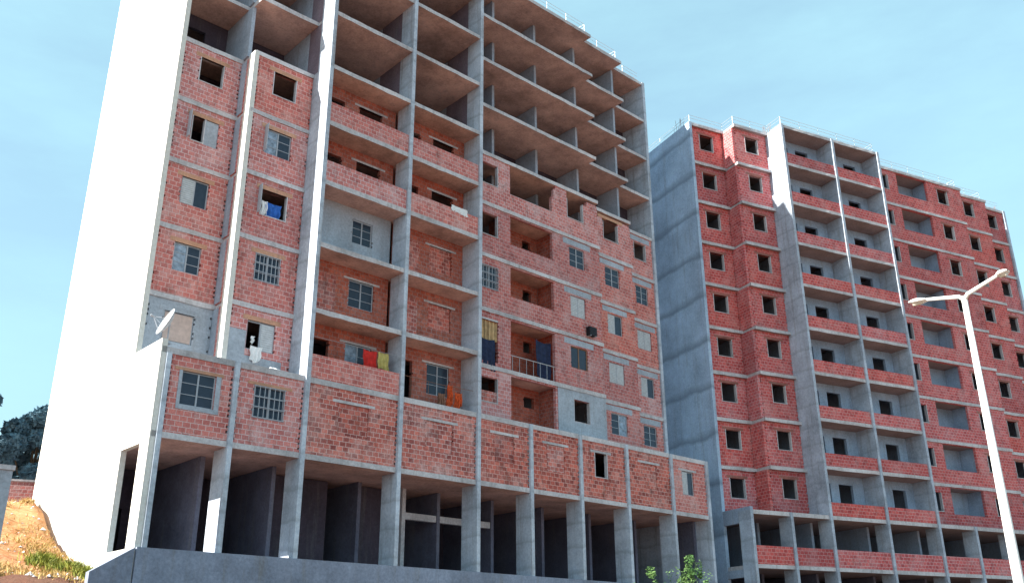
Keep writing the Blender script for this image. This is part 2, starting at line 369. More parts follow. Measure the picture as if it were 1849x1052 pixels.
def block(name, az, s0, D, zL, FH, cfg):
    e = Vector((math.sin(az), math.cos(az), 0)); n = Vector((-math.cos(az), math.sin(az), 0))
    org = e*s0 + n*D
    root = empty(name, (org.x, org.y, 0), math.pi/2-az)
    B = cfg['B']; zb = zL + H; top = zb + 9*FH
    conc, brk = cfg['conc'], cfg['brick']
    zs = [zb + k*FH for k in range(10)]
    zpod = zb - FH - .0 if B else 7.7 + H
    floors_down = [zb-FH, zb-2*FH, zb-3*FH] if B else [zpod]
    # --- slabs
    for k, z in enumerate(zs):
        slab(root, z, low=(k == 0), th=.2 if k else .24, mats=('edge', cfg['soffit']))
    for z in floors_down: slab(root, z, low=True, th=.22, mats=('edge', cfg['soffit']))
    bottom = (3.75 + H) if not B else 0.0
    # --- side walls (proud of the slab edges)
    mb = MB()
    mb.box(-.06, .16, 2.50, BACK+.1, bottom if B else 0, top+.12)
    mb.build('side_wall', cfg['side'], root)
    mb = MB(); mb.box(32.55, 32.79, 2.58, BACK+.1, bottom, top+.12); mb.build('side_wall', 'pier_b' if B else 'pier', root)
    mb = MB(); mb.box(32.55, 32.78, 1.001, 2.578, bottom, zb-.125 if B else zpod-.125); mb.build('podium_side_wall', 'inner_blue', root)
    # podium side with opening
    if not B:
        zb0, zt0 = 3.78+H, 7.45+H
        mb = MB()
        mb.box(-.05, .17, 0.0, .8, bottom+.001, zb+.4)              # corner pier
        mb.box(-.05, .17, .8, 2.497, zt0, zb+.4)               # wall over the opening
        mb.build('podium_side_wall', cfg['side'], root)
        mb = MB(); mb.box(-.05, .30, 1.9, 2.497, bottom, zt0) if False else None
    else:
        mb = MB()
        for i in range(3):
            zt = zb - i*FH
            mb.box(-.05, .17, .8, 2.497, zt-.55, zt+(.3 if i == 0 else -.12))
        mb.box(-.05, .17, 0.0, .8, bottom, zb+.3)
        mb.build('podium_side_wall', conc, root)
    # --- rear and spine walls
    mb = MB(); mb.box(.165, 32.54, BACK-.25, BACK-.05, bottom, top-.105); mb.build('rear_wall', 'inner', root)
    for k in range(-3 if B else -2, 9):
        z0 = (zs[k] if k >= 0 else (zb+k*FH if B else (zpod if k == -1 else bottom)))+.12
        z1 = (zs[k+1] if k+1 < 10 and k >= 0 else (zs[0] if k == -1 else (zb+(k+1)*FH if B else zpod)))-.125
        mb = MB()
        for i in range(len(D_S)-1):
            x0, x1 = D_S[i]+.1, D_S[i+1]-.1
            door = x0 + (x1-x0)*.25
            ys_ = (3.6 if i in (2, 3) else 4.6) if not B else 6.0
            if k < 0: ys_ = 6.6
            mb.box(x0, door, ys_, ys_+.2, z0, z1); mb.box(door+1.0, x1, ys_, ys_+.2, z0, z1); mb.box(door, door+1.0, ys_, ys_+.2, z0+2.1, z1)
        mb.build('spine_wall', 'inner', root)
    # --- transverse walls, storey by storey in one mesh per wall line
    for i, S in enumerate(D_S):
        if i == 0 or i == 9: continue
        d0 = 2.1 if i in (1, 2) else 2.85
        if B: d0 = 1.7 if i in (2, 3, 4) else 3.0
        zz = sorted(set([bottom] + floors_down + zs))
        if not B:
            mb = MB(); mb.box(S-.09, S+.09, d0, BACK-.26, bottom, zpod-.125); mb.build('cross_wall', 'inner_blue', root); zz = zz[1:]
        else:
            mb = MB()
            for a, b_ in zip(zz[:3], zz[1:4]): mb.box(S-.09, S+.09, d0, BACK-.26, a+.125 if a > bottom+.1 else a, b_-.125)
            mb.build('cross_wall', 'inner_blue', root); zz = zz[3:]
        mb = MB()
        for a, b_ in zip(zz[:-1], zz[1:]):
            mb.box(S-.09, S+.09, d0, BACK-.26, a+.125 if a > bottom+.1 else a, b_-.125)
        mb.build('cross_wall', conc, root)
    # --- front piers
    fins = [2, 3, 4]
    for i in fins:
        S = D_S[i]; mb = MB()
        mb.box(S-.10, S+.10, -.10, 1.0, bottom, top+(.12 if i != 3 else .1))
        if B: mb.box(S-.10, S+.10, 1.0, 1.695, zb+.1, top)
        elif i != 3: mb.box(S-.10, S+.10, 1.0, 1.6, zb+.1, zs[5]+.1)
        mb.build('pier', 'pier_b' if B else 'pier', root)
        # partitions from the pier to the wall behind, coloured darker than both
        if not B:
            for k_ in range(5, 9):
                mb = MB(); mb.box(S-.08, S+.08, 1.001, (2.1 if i == 2 else 2.85)-.001, zs[k_]+.101, zs[k_+1]-.101); mb.build('partition_wall', 'inner_red', root)
    for i in [0, 1, 5, 6, 7, 8, 9]:
        S = D_S[i] if i < 9 else 32.9
        if i == 0 and not B: continue
        mb = MB(); mb.box(S-.10, S+.10, -.08, 1.0, bottom, zb-.0 + (.1)); mb.build('pier', 'pier_b' if B else 'pier', root)
    if not B:
        mb = MB(); mb.box(.171, .36, -.08, .3, bottom, zb-.125); mb.build('pier', 'pier_b' if B else 'pier', root)
    return root, zb, zs

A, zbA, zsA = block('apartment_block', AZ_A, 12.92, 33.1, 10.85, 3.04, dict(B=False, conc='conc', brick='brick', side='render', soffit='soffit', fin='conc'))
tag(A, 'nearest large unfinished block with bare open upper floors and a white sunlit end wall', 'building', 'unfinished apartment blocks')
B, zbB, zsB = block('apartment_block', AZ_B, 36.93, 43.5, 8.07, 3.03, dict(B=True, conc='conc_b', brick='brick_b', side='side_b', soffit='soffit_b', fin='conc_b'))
tag(B, 'farther red brick block behind the street lamp, walled up to its roof on every floor', 'building', 'unfinished apartment blocks')

SILL, HEAD = 1.2, 2.45
FA, FB = 3.04, 3.03
def lintel(parent, u0, u1, y, loc, mat='lintel', h=.2, z=HEAD, over=.22):
    mb = MB(); mb.box(u0-over, u1+over, y-.012, y+.15, z, z+h); return mb.build('lintel', mat, parent, loc)
# ---- block A brick storeys
T0, T1 = .101, FA-.101
bay1 = {4: 'empty', 3: 'halfbrick', 2: 'half', 1: 'pale', 0: 'board'}
bay2 = {4: 'empty', 3: 'pale', 2: 'open_dark', 1: 'grid', 0: 'open'}
w1k = {4: 'empty', 3: 'glazed', 2: 'shutter', 1: 'brown', 0: 'empty'}
w2k = {4: 'empty', 3: 'glazed', 2: 'half', 1: 'shutter', 0: 'mixed'}
w3k = {4: 'empty', 3: 'glazed', 2: 'shutter', 1: 'half', 0: 'glazed'}
for k in range(5):
    loc = (0, 0, zsA[k]); j = lambda a=.06: R.uniform(-a, a)
    # bay 1
    x0, x1 = .9+j(), 2.12+j()
    plast = (k == 0)
    p = panel(.165, 2.9, T0 if k else .125, T1, 2.58, [(x0, x1, SILL, HEAD)], notch=(.5, .5), parent=A, loc=loc, mat='plaster' if plast else 'brick')
    lintel(A, x0, x1, 2.58, loc, 'lintel' if k != 0 else 'plaster')
    kd = bay1[k]
    if kd == 'halfbrick':
        window(A, 'empty', x0, x0+.62, SILL, HEAD, 2.58, loc)
        panel(x0+.62, x1, SILL, HEAD, 2.62, name='blocked_opening', parent=A, loc=loc, mat='plaster', thick=.12)
    else: window(A, kd, x0, x1, SILL, HEAD, 2.58, loc)
    # side return of bay 2
    mb = MB(); mb.box(2.93, 3.13, 1.87, 2.78, T0 if k else .125, T1); mb.build('return_wall', 'brick', A, loc)
    if k == 0: mb = MB(); mb.box(2.91, 3.134, 1.34, 1.868, zsA[0]+.12, zsA[5]+.05); mb.build('sunlit_band_strip', 'render', A)  # pale strip added to whiten the sunlit band of the brick return
    # bay 2
    x0, x1 = 3.92+j(), 5.18+j()
    p = panel(3.135, 5.99, T0 if k else .125, T1, 1.40, [(x0, x1, SILL, HEAD)], notch=(.75, .4), parent=A, loc=loc, mat='brick')
    lintel(A, x0, x1, 1.40, loc)
    kd = bay2[k]
    window(A, 'empty' if kd == 'open_dark' else kd, x0, x1, SILL, HEAD, 1.40, loc)
    if k == 0:
        mb = MB(); mb.box(3.14, x0-.02, 1.382, 1.398, .9, 1.95); mb.box(3.14, 5.6, 1.382, 1.398, .14, .9); mb.build('plaster_patch', 'plaster', A, loc)
    # side of bay 2 towards fin
    # loggias behind bays a,b
    for (ua, ub, bay) in ((6.205, 10.69, 'a'), (10.905, 15.19, 'b')):
        bd = 1.2
        wx, dx = (ua+2.35, ua+.75) if bay == 'a' else (ua+2.2, ua+.6)
        if bay == 'a' and k == 2:
            hs = [(wx, wx+1.1, 1.2, 2.4)]; mat = 'plaster'
        else: hs = [(wx, wx+1.35, 1.1 if k != 0 else .9, 2.4)]; mat = 'brick_in'
        if k in (0, 3, 4): hs.append((dx-.2, dx+.75, .101 if False else .15, 2.3))
        panel(ua, ub, T0 if k else .125, T1, bd, hs, name='loggia_wall', parent=A, loc=loc, mat=mat)
        if not (bay == 'a' and k == 2): lintel(A, wx, wx+1.35, bd, loc, 'edge', .1, 2.4, .3)
        if k in (1, 2):
            if bay == 'b': panel(wx+.0, wx+1.35, 1.1, 2.4, bd+.07, name='blocked_opening', parent=A, loc=loc, mat='brick_old', thick=.1)
            else: window(A, 'glazed', wx, hs[0][1], hs[0][2], 2.4, bd, loc)
            mb = MB(); mb.box(dx-.15, dx+.9, bd-.02, bd-.002, .15, 2.35); mb.build('door', 'brick_old' if bay == 'b' or k != 2 else 'plaster', A, loc)
        elif k == 0: window(A, 'glazed' if bay == 'b' else 'pale', wx, hs[0][1], hs[0][2], 2.4, bd, loc)
        if k in (3, 4) or (k == 0 and bay == 'a'):
            panel(ua, ub, .105 if k else .125, 1.13, 0.0, name='balcony_parapet', parent=A, loc=loc, mat='brick', thick=.15)
    # section P1 : narrow window, loggia, W1
    y = 1.35
    nx0, nx1 = 16.5, 17.75
    pz = T0 if k else .125
    full = (k != 4)
    holes = [(nx0, nx1, SILL if k != 1 else .3, 2.5)]
    lx0, lx1 = 18.65, 21.9
    par = 1.15 if k in (2, 3, 4) else .15
    if k == 2: par = 1.15
    holes.append((lx0, lx1, par if par > .2 else pz-.001+.0015, T1+.01 if k in (4,) else T1-.1))
    x0, x1 = 23.2+j(), 24.5+j()
    holes.append((x0, x1, SILL, HEAD if k != 4 else T1+.01))
    rag = None
    if k == 4:
        def rag(u, _n=[R.uniform(-.25, .1) for _ in range(300)]):
            v = T1+.2
            if 21.7 < u < 22.25: v = T1 - .2*max(0, (22.25-u)/.5)*8
            if 24.5 < u < 24.9: v = T1-.5
            if 24.9 <= u: v = T1-.12
            return v + _n[int(u*6) % 300]*.0
    ww = panel(15.42, 25.8, pz, T1, y, holes, ragged=rag, notch=(0, .5), parent=A, loc=loc, mat='brick' if k else 'brick')
    kn = {4: 'empty', 3: 'empty', 2: 'grid', 1: 'curt', 0: 'empty'}[k]
    if kn == 'curt':
        mb = MB()
        N_ = 24
        for i_ in range(N_):
            a = nx0+(nx1-nx0)*i_/N_; b_ = nx0+(nx1-nx0)*(i_+1)/N_
            mb.box(a, b_, y+.1+.03*math.sin(i_*1.3), y+.12+.03*math.sin(i_*1.3), 1.45, 2.5)
        mb.build('curtain', 'curtain', A, loc)
        mb = MB(); mb.box(nx0, nx1, y-.012, y+.05, 2.5, 2.6); mb.build('lintel', 'edge', A, loc)
    else:
        window(A, kn, nx0, nx1, SILL, 2.5, y, loc)
        if k == 0: panel(nx0+.1, nx1, SILL, 1.8, y+.05, name='blocked_opening', parent=A, loc=loc, mat='brick_old', thick=.1)
    if k != 4: lintel(A, x0, x1, y, loc, 'plaster', .34, HEAD+.08, .5)
    wk = w1k[k]
    window(A, wk, x0, x1, SILL, HEAD, y, loc)
    if k == 0:
        mb = MB()
        for (a, b_, c, d) in ((22.02, x0, .14, T1+.02), (x1, 25.83, .14, T1+.02), (x0, x1, .14, SILL), (x0, x1, HEAD+.0, T1+.02)): mb.box(a, b_, y-.03, y-.014, c, d)
        mb.build('plaster_patch', 'plaster', A, loc)
    # loggia back wall with small window
    if full: panel(18.6, 22.1, pz, T1, 2.86 if k != 1 else 2.86, [(20.95, 21.6, 1.95, 2.6)] if k else [(20.95, 21.7, 1.9, 2.5)], name='loggia_wall', parent=A, loc=loc, mat='brick_in')
    if full:
        for u in (18.455, 22.105):
            mb = MB(); mb.box(u, u+.14, 1.552, 2.857, pz, T1); mb.build('loggia_side_wall', 'brick_in', A, loc)
    if par < .2:
        mb = MB(); mb.tube([(18.7, 1.40, .95), (21.9, 1.40, .95)], .025, 6)
        for i_ in range(7): mb.tube([(18.8+i_*.5, 1.40, .1), (18.8+i_*.5, 1.40, .95)], .012, 5)
        if k == 1: mb.build('railing', 'steel', A, loc)
    # P2, P3
    x0, x1 = 27.0+j(), 28.3+j()
    rag2 = None
    if k == 4: rag2 = lambda u: T1 - (.55 if 26.9 < u < 27.3 else .12 if u > 27.3 else .3+.9*abs(math.sin(u*7)) if u < 26.6 else .1)
    panel(25.81, 29.5, pz, T1, 1.95, [(x0, x1, SILL, HEAD if k != 4 else 2.6)], ragged=rag2, notch=(.4, .3), parent=A, loc=loc)
    window(A, w2k[k], x0, x1, SILL, HEAD, 1.95, loc); lintel(A, x0, x1, 1.95, loc, 'plaster' if k < 4 else 'lintel', .34 if k < 4 else .2, HEAD+.08 if k < 4 else 2.6, .45)
    x0, x1 = 30.65+j(), 31.9+j()
    panel(29.51, 32.54, pz, T1, 2.70, [(x0, x1, SILL, HEAD)], notch=(.4, .3), parent=A, loc=loc)
    window(A, w3k[k], x0, x1, SILL, HEAD, 2.70, loc); lintel(A, x0, x1, 2.70, loc, 'plaster', .34, HEAD+.08, .4)
# shutter leaves standing open at the left of some windows, edge on to the street
for (u, y, k) in ((.80, 2.58, 3), (3.84, 1.40, 3), (3.84, 1.40, 2)):
    mb = MB(); mb.box(u-.035, u, y-.30, y-.02, SILL+.05, HEAD+.1); mb.build('shutter', 'white', A, (0, 0, zsA[k]))
# ---- podium upper storey (brick) of block A
zp = 7.7+H
Z0, Z1 = .111, zsA[0]-zp-.122
pan = [(.30, 2.9, 'grey'), (3.1, 6.0, 'grid'), (6.2, 10.7, 'b'), (10.9, 15.2, 'b'), (15.4, 18.6, 'b'), (18.8, 22.1, 'b'), (22.3, 25.7, 'dark'), (25.9, 29.5, 'b2'), (29.7, 32.8, 'half')]
for (u0, u1, kd) in pan:
    loc = (0, 0, zp); um = (u0+u1)/2
    u0 = u0+.002 if u0 > .4 else .362; u1 -= .002
    hs = []
    if kd in ('grey', 'grid'): w0 = um-.72; hs = [(w0, w0+1.35, SILL, 2.5)]
    if kd == 'dark': hs = [(23.3, 24.3, SILL, 2.5)]
    if kd == 'half': hs = [(30.6, 31.65, 1.1, 2.45)]
    if kd in ('b', 'b2'): wd = 1.5 if u1-u0 > 4 else 1.25; hs = [(um-wd/2, um+wd/2, SILL-.1, 2.45)]
    panel(u0, u1, Z0, Z1, .04, hs, notch=(.9, .9), parent=A, loc=loc, mat='brick' if kd in ('grey', 'grid', 'half') else 'brick_old')
    h = hs[0]
    if kd == 'grey': window(A, 'glazed', *h, .04, loc)
    elif kd == 'grid': window(A, 'grid', *h, .04, loc)
    elif kd == 'half': window(A, 'half', *h, .04, loc)
    elif kd == 'dark': window(A, 'empty', *h, .04, loc)
    else: panel(h[0], h[1], h[2], h[3], .085, name='blocked_opening', parent=A, loc=loc, mat='brick_old', thick=.12)
    lintel(A, h[0], h[1], .04, loc, 'lintel' if kd in ('grey', 'grid') else 'edge', .12, h[3], .3)
    if kd == 'grey':
        mb = MB(); yq = .02
        mb.box(h[0]-.12, h[0]-.001, yq, .037, h[2]-.16, h[3]); mb.box(h[1]+.001, h[1]+.2, yq, .037, h[2]-.16, h[3]); mb.box(h[0]-.001, h[1]+.001, yq, .037, h[2]-.16, h[2]-.001)
        mb.build('plaster_patch', 'plaster', A, loc)
# ground storey crossbeam between the inner walls, and plinth
mb = MB(); mb.box(13.4, 18.6, 2.9, 3.15, 6.2+H, 6.5+H); mb.box(13.2, 13.4, 2.9, 3.15, 3.75+H, 7.58+H); mb.build('door_frame', 'edge', A)
mb = MB(); mb.box(-.05, .0, -.002, 2.497, 0, 3.75+H); mb.build('podium_side_wall', 'render', A)
mb = MB(); mb.box(.001, 33.1, -.12, BACK+.1, .0, 3.748+H); mb.build('plinth', 'plinth', A)
# infill wall in ground storey beside wall lines
mb = MB(); mb.box(6.2, 9.6, 3.6, 3.8, 3.76+H, 7.55+H); mb.box(10.9, 13.1, 3.6, 3.8, 3.76+H, 7.55+H); mb.build('partition_wall', 'inner', A)

# ---- block B: one storey of each kind, then copies
def b_storey():
    objs = []
    T0, T1 = .101, FB-.101
    def add(o): objs.append(o); return o
    def wp(u0, u1, y, x0, x1, nt=(.5, .5), parent=B):
        o = add(panel(u0, u1, T0, T1, y, [(x0, x1, SILL, HEAD)], notch=nt, parent=B, loc=(0, 0, 0), mat='brick_b'))
        s = window(o, 'empty', x0, x1, SILL, HEAD, y, (0, 0, 0)); 
        l_ = lintel(o, x0, x1, y, (0, 0, 0), 'lintel_dark', .16, HEAD, .2)
        return o
    wp(.165, 2.9, 2.72, .88, 2.1)
    mb = MB(); mb.box(2.93, 3.13, 1.601, 2.92, T0, T1); add(mb.build('return_wall', 'brick_b', B))
    wp(3.135, 5.99, 1.60, 4.03, 5.2)
    # loggia walls and parapets between the fins
    for (ua, ub) in ((6.205, 10.69), (10.905, 15.19)):
        o = add(panel(ua, ub, T0, T1, 1.45, [(ua+2.35, ua+3.55, 1.15, 2.4), (ua+.8, ua+1.65, .15, 2.4)], name='loggia_wall', parent=B, mat='plaster_b', notch=(0, 0), wnotch=False))
        add(panel(ua, ub, .105, .92, .0, name='balcony_parapet', parent=B, mat='brick_b', thick=.15))
        mb = MB(); 
    o = add(panel(15.42, 25.8, T0, T1, 1.35, [(16.5, 17.7, SILL, 2.5), (18.65, 21.9, 1.1, T1-.05), (23.0, 24.2, SILL, HEAD)], notch=(0, .4), parent=B, mat='brick_b'))
    window(o, 'empty', 16.5, 17.7, SILL, 2.5, 1.35, (0, 0, 0)); window(o, 'empty', 23.0, 24.2, SILL, HEAD, 1.35, (0, 0, 0)); lintel(o, 23.0, 24.2, 1.35, (0, 0, 0), 'lintel_dark', .16, HEAD, .2)
    add(panel(18.6, 22.1, T0, T1, 2.86, [(19.2, 20.1, 1.2, 2.4)], name='loggia_wall', parent=B, mat='plaster_b'))
    for ua, ub in ((22.105, 22.2), (18.5, 18.595)):
        mb = MB(); mb.box(ua, ub, 1.552, 2.857, T0, T1); add(mb.build('loggia_side_wall', 'plaster_b', B))
    wp(25.81, 29.5, 1.95, 26.7, 27.9); wp(29.51, 32.54, 2.72, 30.45, 31.65)
    return objs
proto = b_storey()
kids = {o: [c for c in bpy.data.objects if c.parent == o] for o in proto}
for k in range(9):
    for o in proto:
        if k == 0: o.location.z = zsB[0]; continue
        c = o.copy(); C.objects.link(c); c.parent = B; c.location = (0, 0, zsB[k])
        for ch in kids[o]:
            d = ch.copy(); C.objects.link(d); d.parent = c
# podium parapets of block B
for lv in (1, 2, 3):
    for i in range(9):
        u0, u1 = D_S[i]+.102, (D_S[i+1] if i < 8 else 32.9)-.102
        panel(u0, u1, .112, 1.15, .02, name='balcony_parapet', parent=B, loc=(0, 0, zbB-lv*FB), mat='brick_b', thick=.15)

# ---- roof edges: guard rails and starter bars
def roof(root, ztop, up, nm):
    mb = MB(); path = [(0.3, BACK-.3), (.3, 2.9), (3.2, 2.9), (3.2, 1.7), (6.3, 1.7), (6.3, .25), (15.2, .25), (15.2, 1.6), (25.6, 1.6), (25.6, 2.2), (29.3, 2.2), (29.3, 2.95), (32.5, 2.95)]
    for (a, b_) in zip(path[:-1], path[1:]):
        L_ = math.hypot(b_[0]-a[0], b_[1]-a[1]); n_ = max(1, int(L_/1.5))
        for i in range(n_): 
            x = a[0]+(b_[0]-a[0])*i/n_; y = a[1]+(b_[1]-a[1])*i/n_
            mb.tube([(x, y, ztop+.1), (x, y, ztop+up)], .014, 5)
        for h in (.45, .75, 1.0): mb.tube([(a[0], a[1], ztop+up*h), (b_[0], b_[1], ztop+up*h)], .014, 5)
    mb.build('roof_railing', 'steel', root)
    mb = MB()
    for S in D_S:
        y = 3.2 if S < 6 or S > 29 else 1.2 if S < 15.4 else 2.3
        for i in range(6):
            x_, y_ = S+R.uniform(-.1, .1)*1.0, y+R.uniform(0, .9)
            if S > 32: x_ = S-.02
            mb.tube([(x_, y_, ztop+.1), (x_+R.uniform(-.12, .12), y_+R.uniform(-.1, .1), ztop+R.uniform(.5, 1.0))], .014, 4)
    mb.build('starter_bars', 'rust', root)['kind'] = 'stuff'
roof(A, zsA[9], 1.0, 'a'); roof(B, zsB[9], .95, 'b')

# ------------------------------------------------------------------ local to world
def WA(S, d, z, rel=True):
    o = eA*(12.92+S) + nA*(33.1+d); return Vector((o.x, o.y, z + (H if rel else 0)))
RZ = math.pi/2-AZ_A

# retaining wing wall and street front wall
mb = MB()
for (xa, za, xb, zb_) in ((-1.45, 2.86+H, -.06, 3.72+H),):
    v = [(xa, -.10, 0), (xb, -.10, 0), (xb, -.10, zb_), (xa, -.10, za), (xa, .2, 0), (xb, .2, 0), (xb, .2, zb_), (xa, .2, za)]
    n_ = len(mb.v); mb.v += v
    for f in ((0,1,2,3), (5,4,7,6), (0,3,7,4), (1,5,6,2), (3,2,6,7), (0,4,5,1)): mb.f.append(tuple(n_+t for t in f)); mb.mi.append(0)
ww = mb.build('wing_wall', 'plinth'); o = WA(0, 0, 0, False); ww.location = o; ww.rotation_euler = (0, 0, RZ)
tag(ww, 'short concrete wing wall sloping down from the corner of the white end wall to the earth bank', 'retaining wall')

# ------------------------------------------------------------------ ground
def sm(t): t = max(0, min(1, t)); return t*t*(3-2*t)
def hgt(S, d):
    if S > -.3 and -1 < d: 
        return -.4 if d < 60 else -.4
    # profile of the bank along the end wall
    pts = [(-200, 0), (-22, 0), (-9, 1.4), (-2, 3.6), (0, 4.05), (1.5, 4.3), (4, 4.75), (8, 6.3), (9.5, 7.6), (12, 8.2), (16, 8.1), (30, 7.9), (70, 8.3), (3000, 8.3)]
    for (a, b_) in zip(pts[:-1], pts[1:]):
        if a[0] <= d <= b_[0]: h = a[1]+(b_[1]-a[1])*(d-a[0])/(b_[0]-a[0]); break
    else: h = 0
    side = sm((-S+0)/.01) if d > -1 else sm((6-S)/14)
    h *= side
    h += min(0, 0) + (noise.noise((S*.5, d*.5, 0))*.28 + noise.noise((S*1.7, d*1.7, 3))*.12) * (1 if h > .2 else .2)
    if S < -3: h += -.10*min(10, (-S-3))*.5
    return max(h, -.1)
xs = [-3000, -1200, -500, -250, -120, -80, -60, -50] + [-45+i*1.0 for i in range(30)] + [-15+i*.35 for i in range(43)] + [-.08, -.02, 1, 3, 8, 20, 40, 80, 150, 400, 1200, 3000]
ys = [-3000, -1000, -400, -150, -80, -50, -36, -30, -26] + [-22+i*1.0 for i in range(18)] + [-4+i*.35 for i in range(55)] + [15.5+i*1.5 for i in range(20)] + [50, 60, 80, 120, 200, 400, 1000, 3000]
gm = MB(); nx, ny = len(xs), len(ys)
for y in ys:
    for x in xs: gm.v.append((x, y, hgt(x, y)))
for j_ in range(ny-1):
    for i in range(nx-1):
        a = j_*nx+i; gm.f.append((a, a+1, a+nx+1, a+nx)); gm.mi.append(0)
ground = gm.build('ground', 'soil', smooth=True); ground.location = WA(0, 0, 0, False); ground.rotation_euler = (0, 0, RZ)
tag(ground, 'sunlit ochre earth bank rising beside the white end wall', None, None, 'structure')

# grass tufts on the bank
def blades(name, mat, n, region, h, label, wd=.02, tilt=.5, clump=None):
    mb = MB()
    for i in range(n):
        if clump: cx_, cy_, r_ = R.choice(clump); S = cx_+R.gauss(0, r_); d = cy_+R.gauss(0, r_)
        else: S = R.uniform(region[0], region[1]); d = R.uniform(region[2], region[3])
        if S > -.12 or (d < 0.3 and d > -.3): continue
        z = hgt(S, d)-.05; a = R.uniform(0, 6.28); hh = h*R.uniform(.4, 1.3); tx, ty = R.gauss(0, tilt)*hh, R.gauss(0, tilt)*hh
        ca, sa = math.cos(a)*wd, math.sin(a)*wd
        k = len(mb.v); mb.v += [(S-ca, d-sa, z), (S+ca, d+sa, z), (S+tx*.4+ca*.6, d+ty*.4+sa*.6, z+hh*.6), (S+tx*.4-ca*.6, d+ty*.4-sa*.6, z+hh*.6), (S+tx, d+ty, z+hh)]
        mb.f += [(k, k+1, k+2, k+3), (k+3, k+2, k+4)]; mb.mi += [0, 0]
    o = mb.build(name, mat); o.location = WA(0, 0, 0, False); o.rotation_euler = (0, 0, RZ); return tag(o, label, 'grass', None, 'stuff')
blades('dry_grass', 'straw', 14000, (-10, -.1, .4, 14), .22, 'dry yellow grass scattered over the earth bank beside the white end wall', .025,
       clump=[(R.uniform(-9, -.2), R.uniform(.5, 13), R.uniform(.15, .6)) for _ in range(90)])
blades('green_weeds', 'weed', 3500, None, .35, 'green weeds growing at the foot of the white end wall', .035, clump=[(-.6, 2.2, .25), (-.9, 3.6, .3), (-1.4, 4.8, .25), (-.5, 1.2, .2), (-5.5, 3.5, .3)])

mb = MB()
for i in range(260):
    S = R.uniform(-9, -.3); d = R.uniform(.4, 12.5); r = abs(R.gauss(0, .05))+.03; z = hgt(S, d); b0 = len(mb.v)
    for (x, y, q_) in ((1,0,0), (-1,0,0), (0,1,0), (0,-1,0), (0,0,.8), (0,0,-.6)):
        mb.v.append((S+x*r*R.uniform(.7, 1.3), d+y*r*R.uniform(.7, 1.3), z+q_*r))
    for f in ((0,2,4), (2,1,4), (1,3,4), (3,0,4), (2,0,5), (1,2,5), (3,1,5), (0,3,5)): mb.f.append(tuple(b0+t for t in f)); mb.mi.append(0)
o = mb.build('scattered_stones', 'edge'); o.location = WA(0, 0, 0, False); o.rotation_euler = (0, 0, RZ)
tag(o, 'small pale stones scattered over the earth bank', 'stones', None, 'stuff')
# ------------------------------------------------------------------ foliage helper
def crown_mesh(mb, blobs, n, size, rnd, mi=0):
    for i in range(n):
        c, r = rnd.choice(blobs)
        while True:
            p = Vector((rnd.uniform(-1, 1), rnd.uniform(-1, 1), rnd.uniform(-1, 1)))
            if .2 < p.length < 1: break
        p = p.normalized()*(p.length**.45)
        q_ = Vector((c[0]+p.x*r[0], c[1]+p.y*r[1], c[2]+p.z*r[2]))
        a = Vector((rnd.gauss(0, 1), rnd.gauss(0, 1), rnd.gauss(0, 1))).normalized(); b_ = a.orthogonal().normalized()
        s_ = size*rnd.uniform(.6, 1.4)
        mb.quad(tuple(q_-a*s_), tuple(q_+b_*s_*.45), tuple(q_+a*s_), tuple(q_-b_*s_*.45), mi)
def tree(name, base, height, width, blobs, n, size, leaf, label, cat, seed, trunk_r=.15, group=None):
    rnd = random.Random(seed); root = empty(name, base); tag(root, label, cat, group)
    mb = MB(); mb.tube([(0, 0, -.3), (width*.03, 0, height*.35), (-width*.02, .05, height*.7)], [trunk_r, trunk_r*.7, trunk_r*.25], 8)
    for c, r in blobs[:9]: mb.tube([(0, 0, height*rnd.uniform(.25, .45)), (c[0]*.5, c[1]*.5, (c[2]+height*.35)/2), c], [trunk_r*.4, trunk_r*.25, trunk_r*.08], 5)
    mb.build('trunk', 'bark', root)
    mb = MB(); crown_mesh(mb, blobs, n, size, rnd); mb.build('crown', leaf, root)
    return root
# the foreground shrub
rr = random.Random(4); blobs = []
for (x, z, n_) in ((-.62, 2.3, 9), (-.42, 2.5, 10), (.62, 2.35, 9), (.15, 2.72, 12), (-.33, 2.72, 12), (-.2, 2.35, 10), (.22, 2.88, 14), (.36, 2.78, 12), (.08, 2.6, 10), (.5, 2.45, 8), (-.5, 2.25, 8), (0, 2.35, 10), (.3, 2.3, 10)):
    for k in range(n_):
        t = rr.uniform(.55, 1.0) if k else 1.0
        yy = rr.uniform(-.2, .2)
        blobs.append(((x*1.15*t+rr.gauss(0, .05), yy*t+rr.gauss(0, .05), (z+.04)*t), (rr.uniform(.03, .07), rr.uniform(.03, .07), rr.uniform(.04, .10))))
for k in range(24): blobs.append(((rr.uniform(-.6, .65), rr.uniform(-.3, .3), rr.uniform(1.4, 2.66)), (.2, .2, .2)))
tree('shrub', (2.27, 13.8, .03), 2.3, .8, blobs, 15000, .018, 'leaf', 'bright green leafy shrub in front of the right end of the ground floor columns', 'shrub', 5, .03)
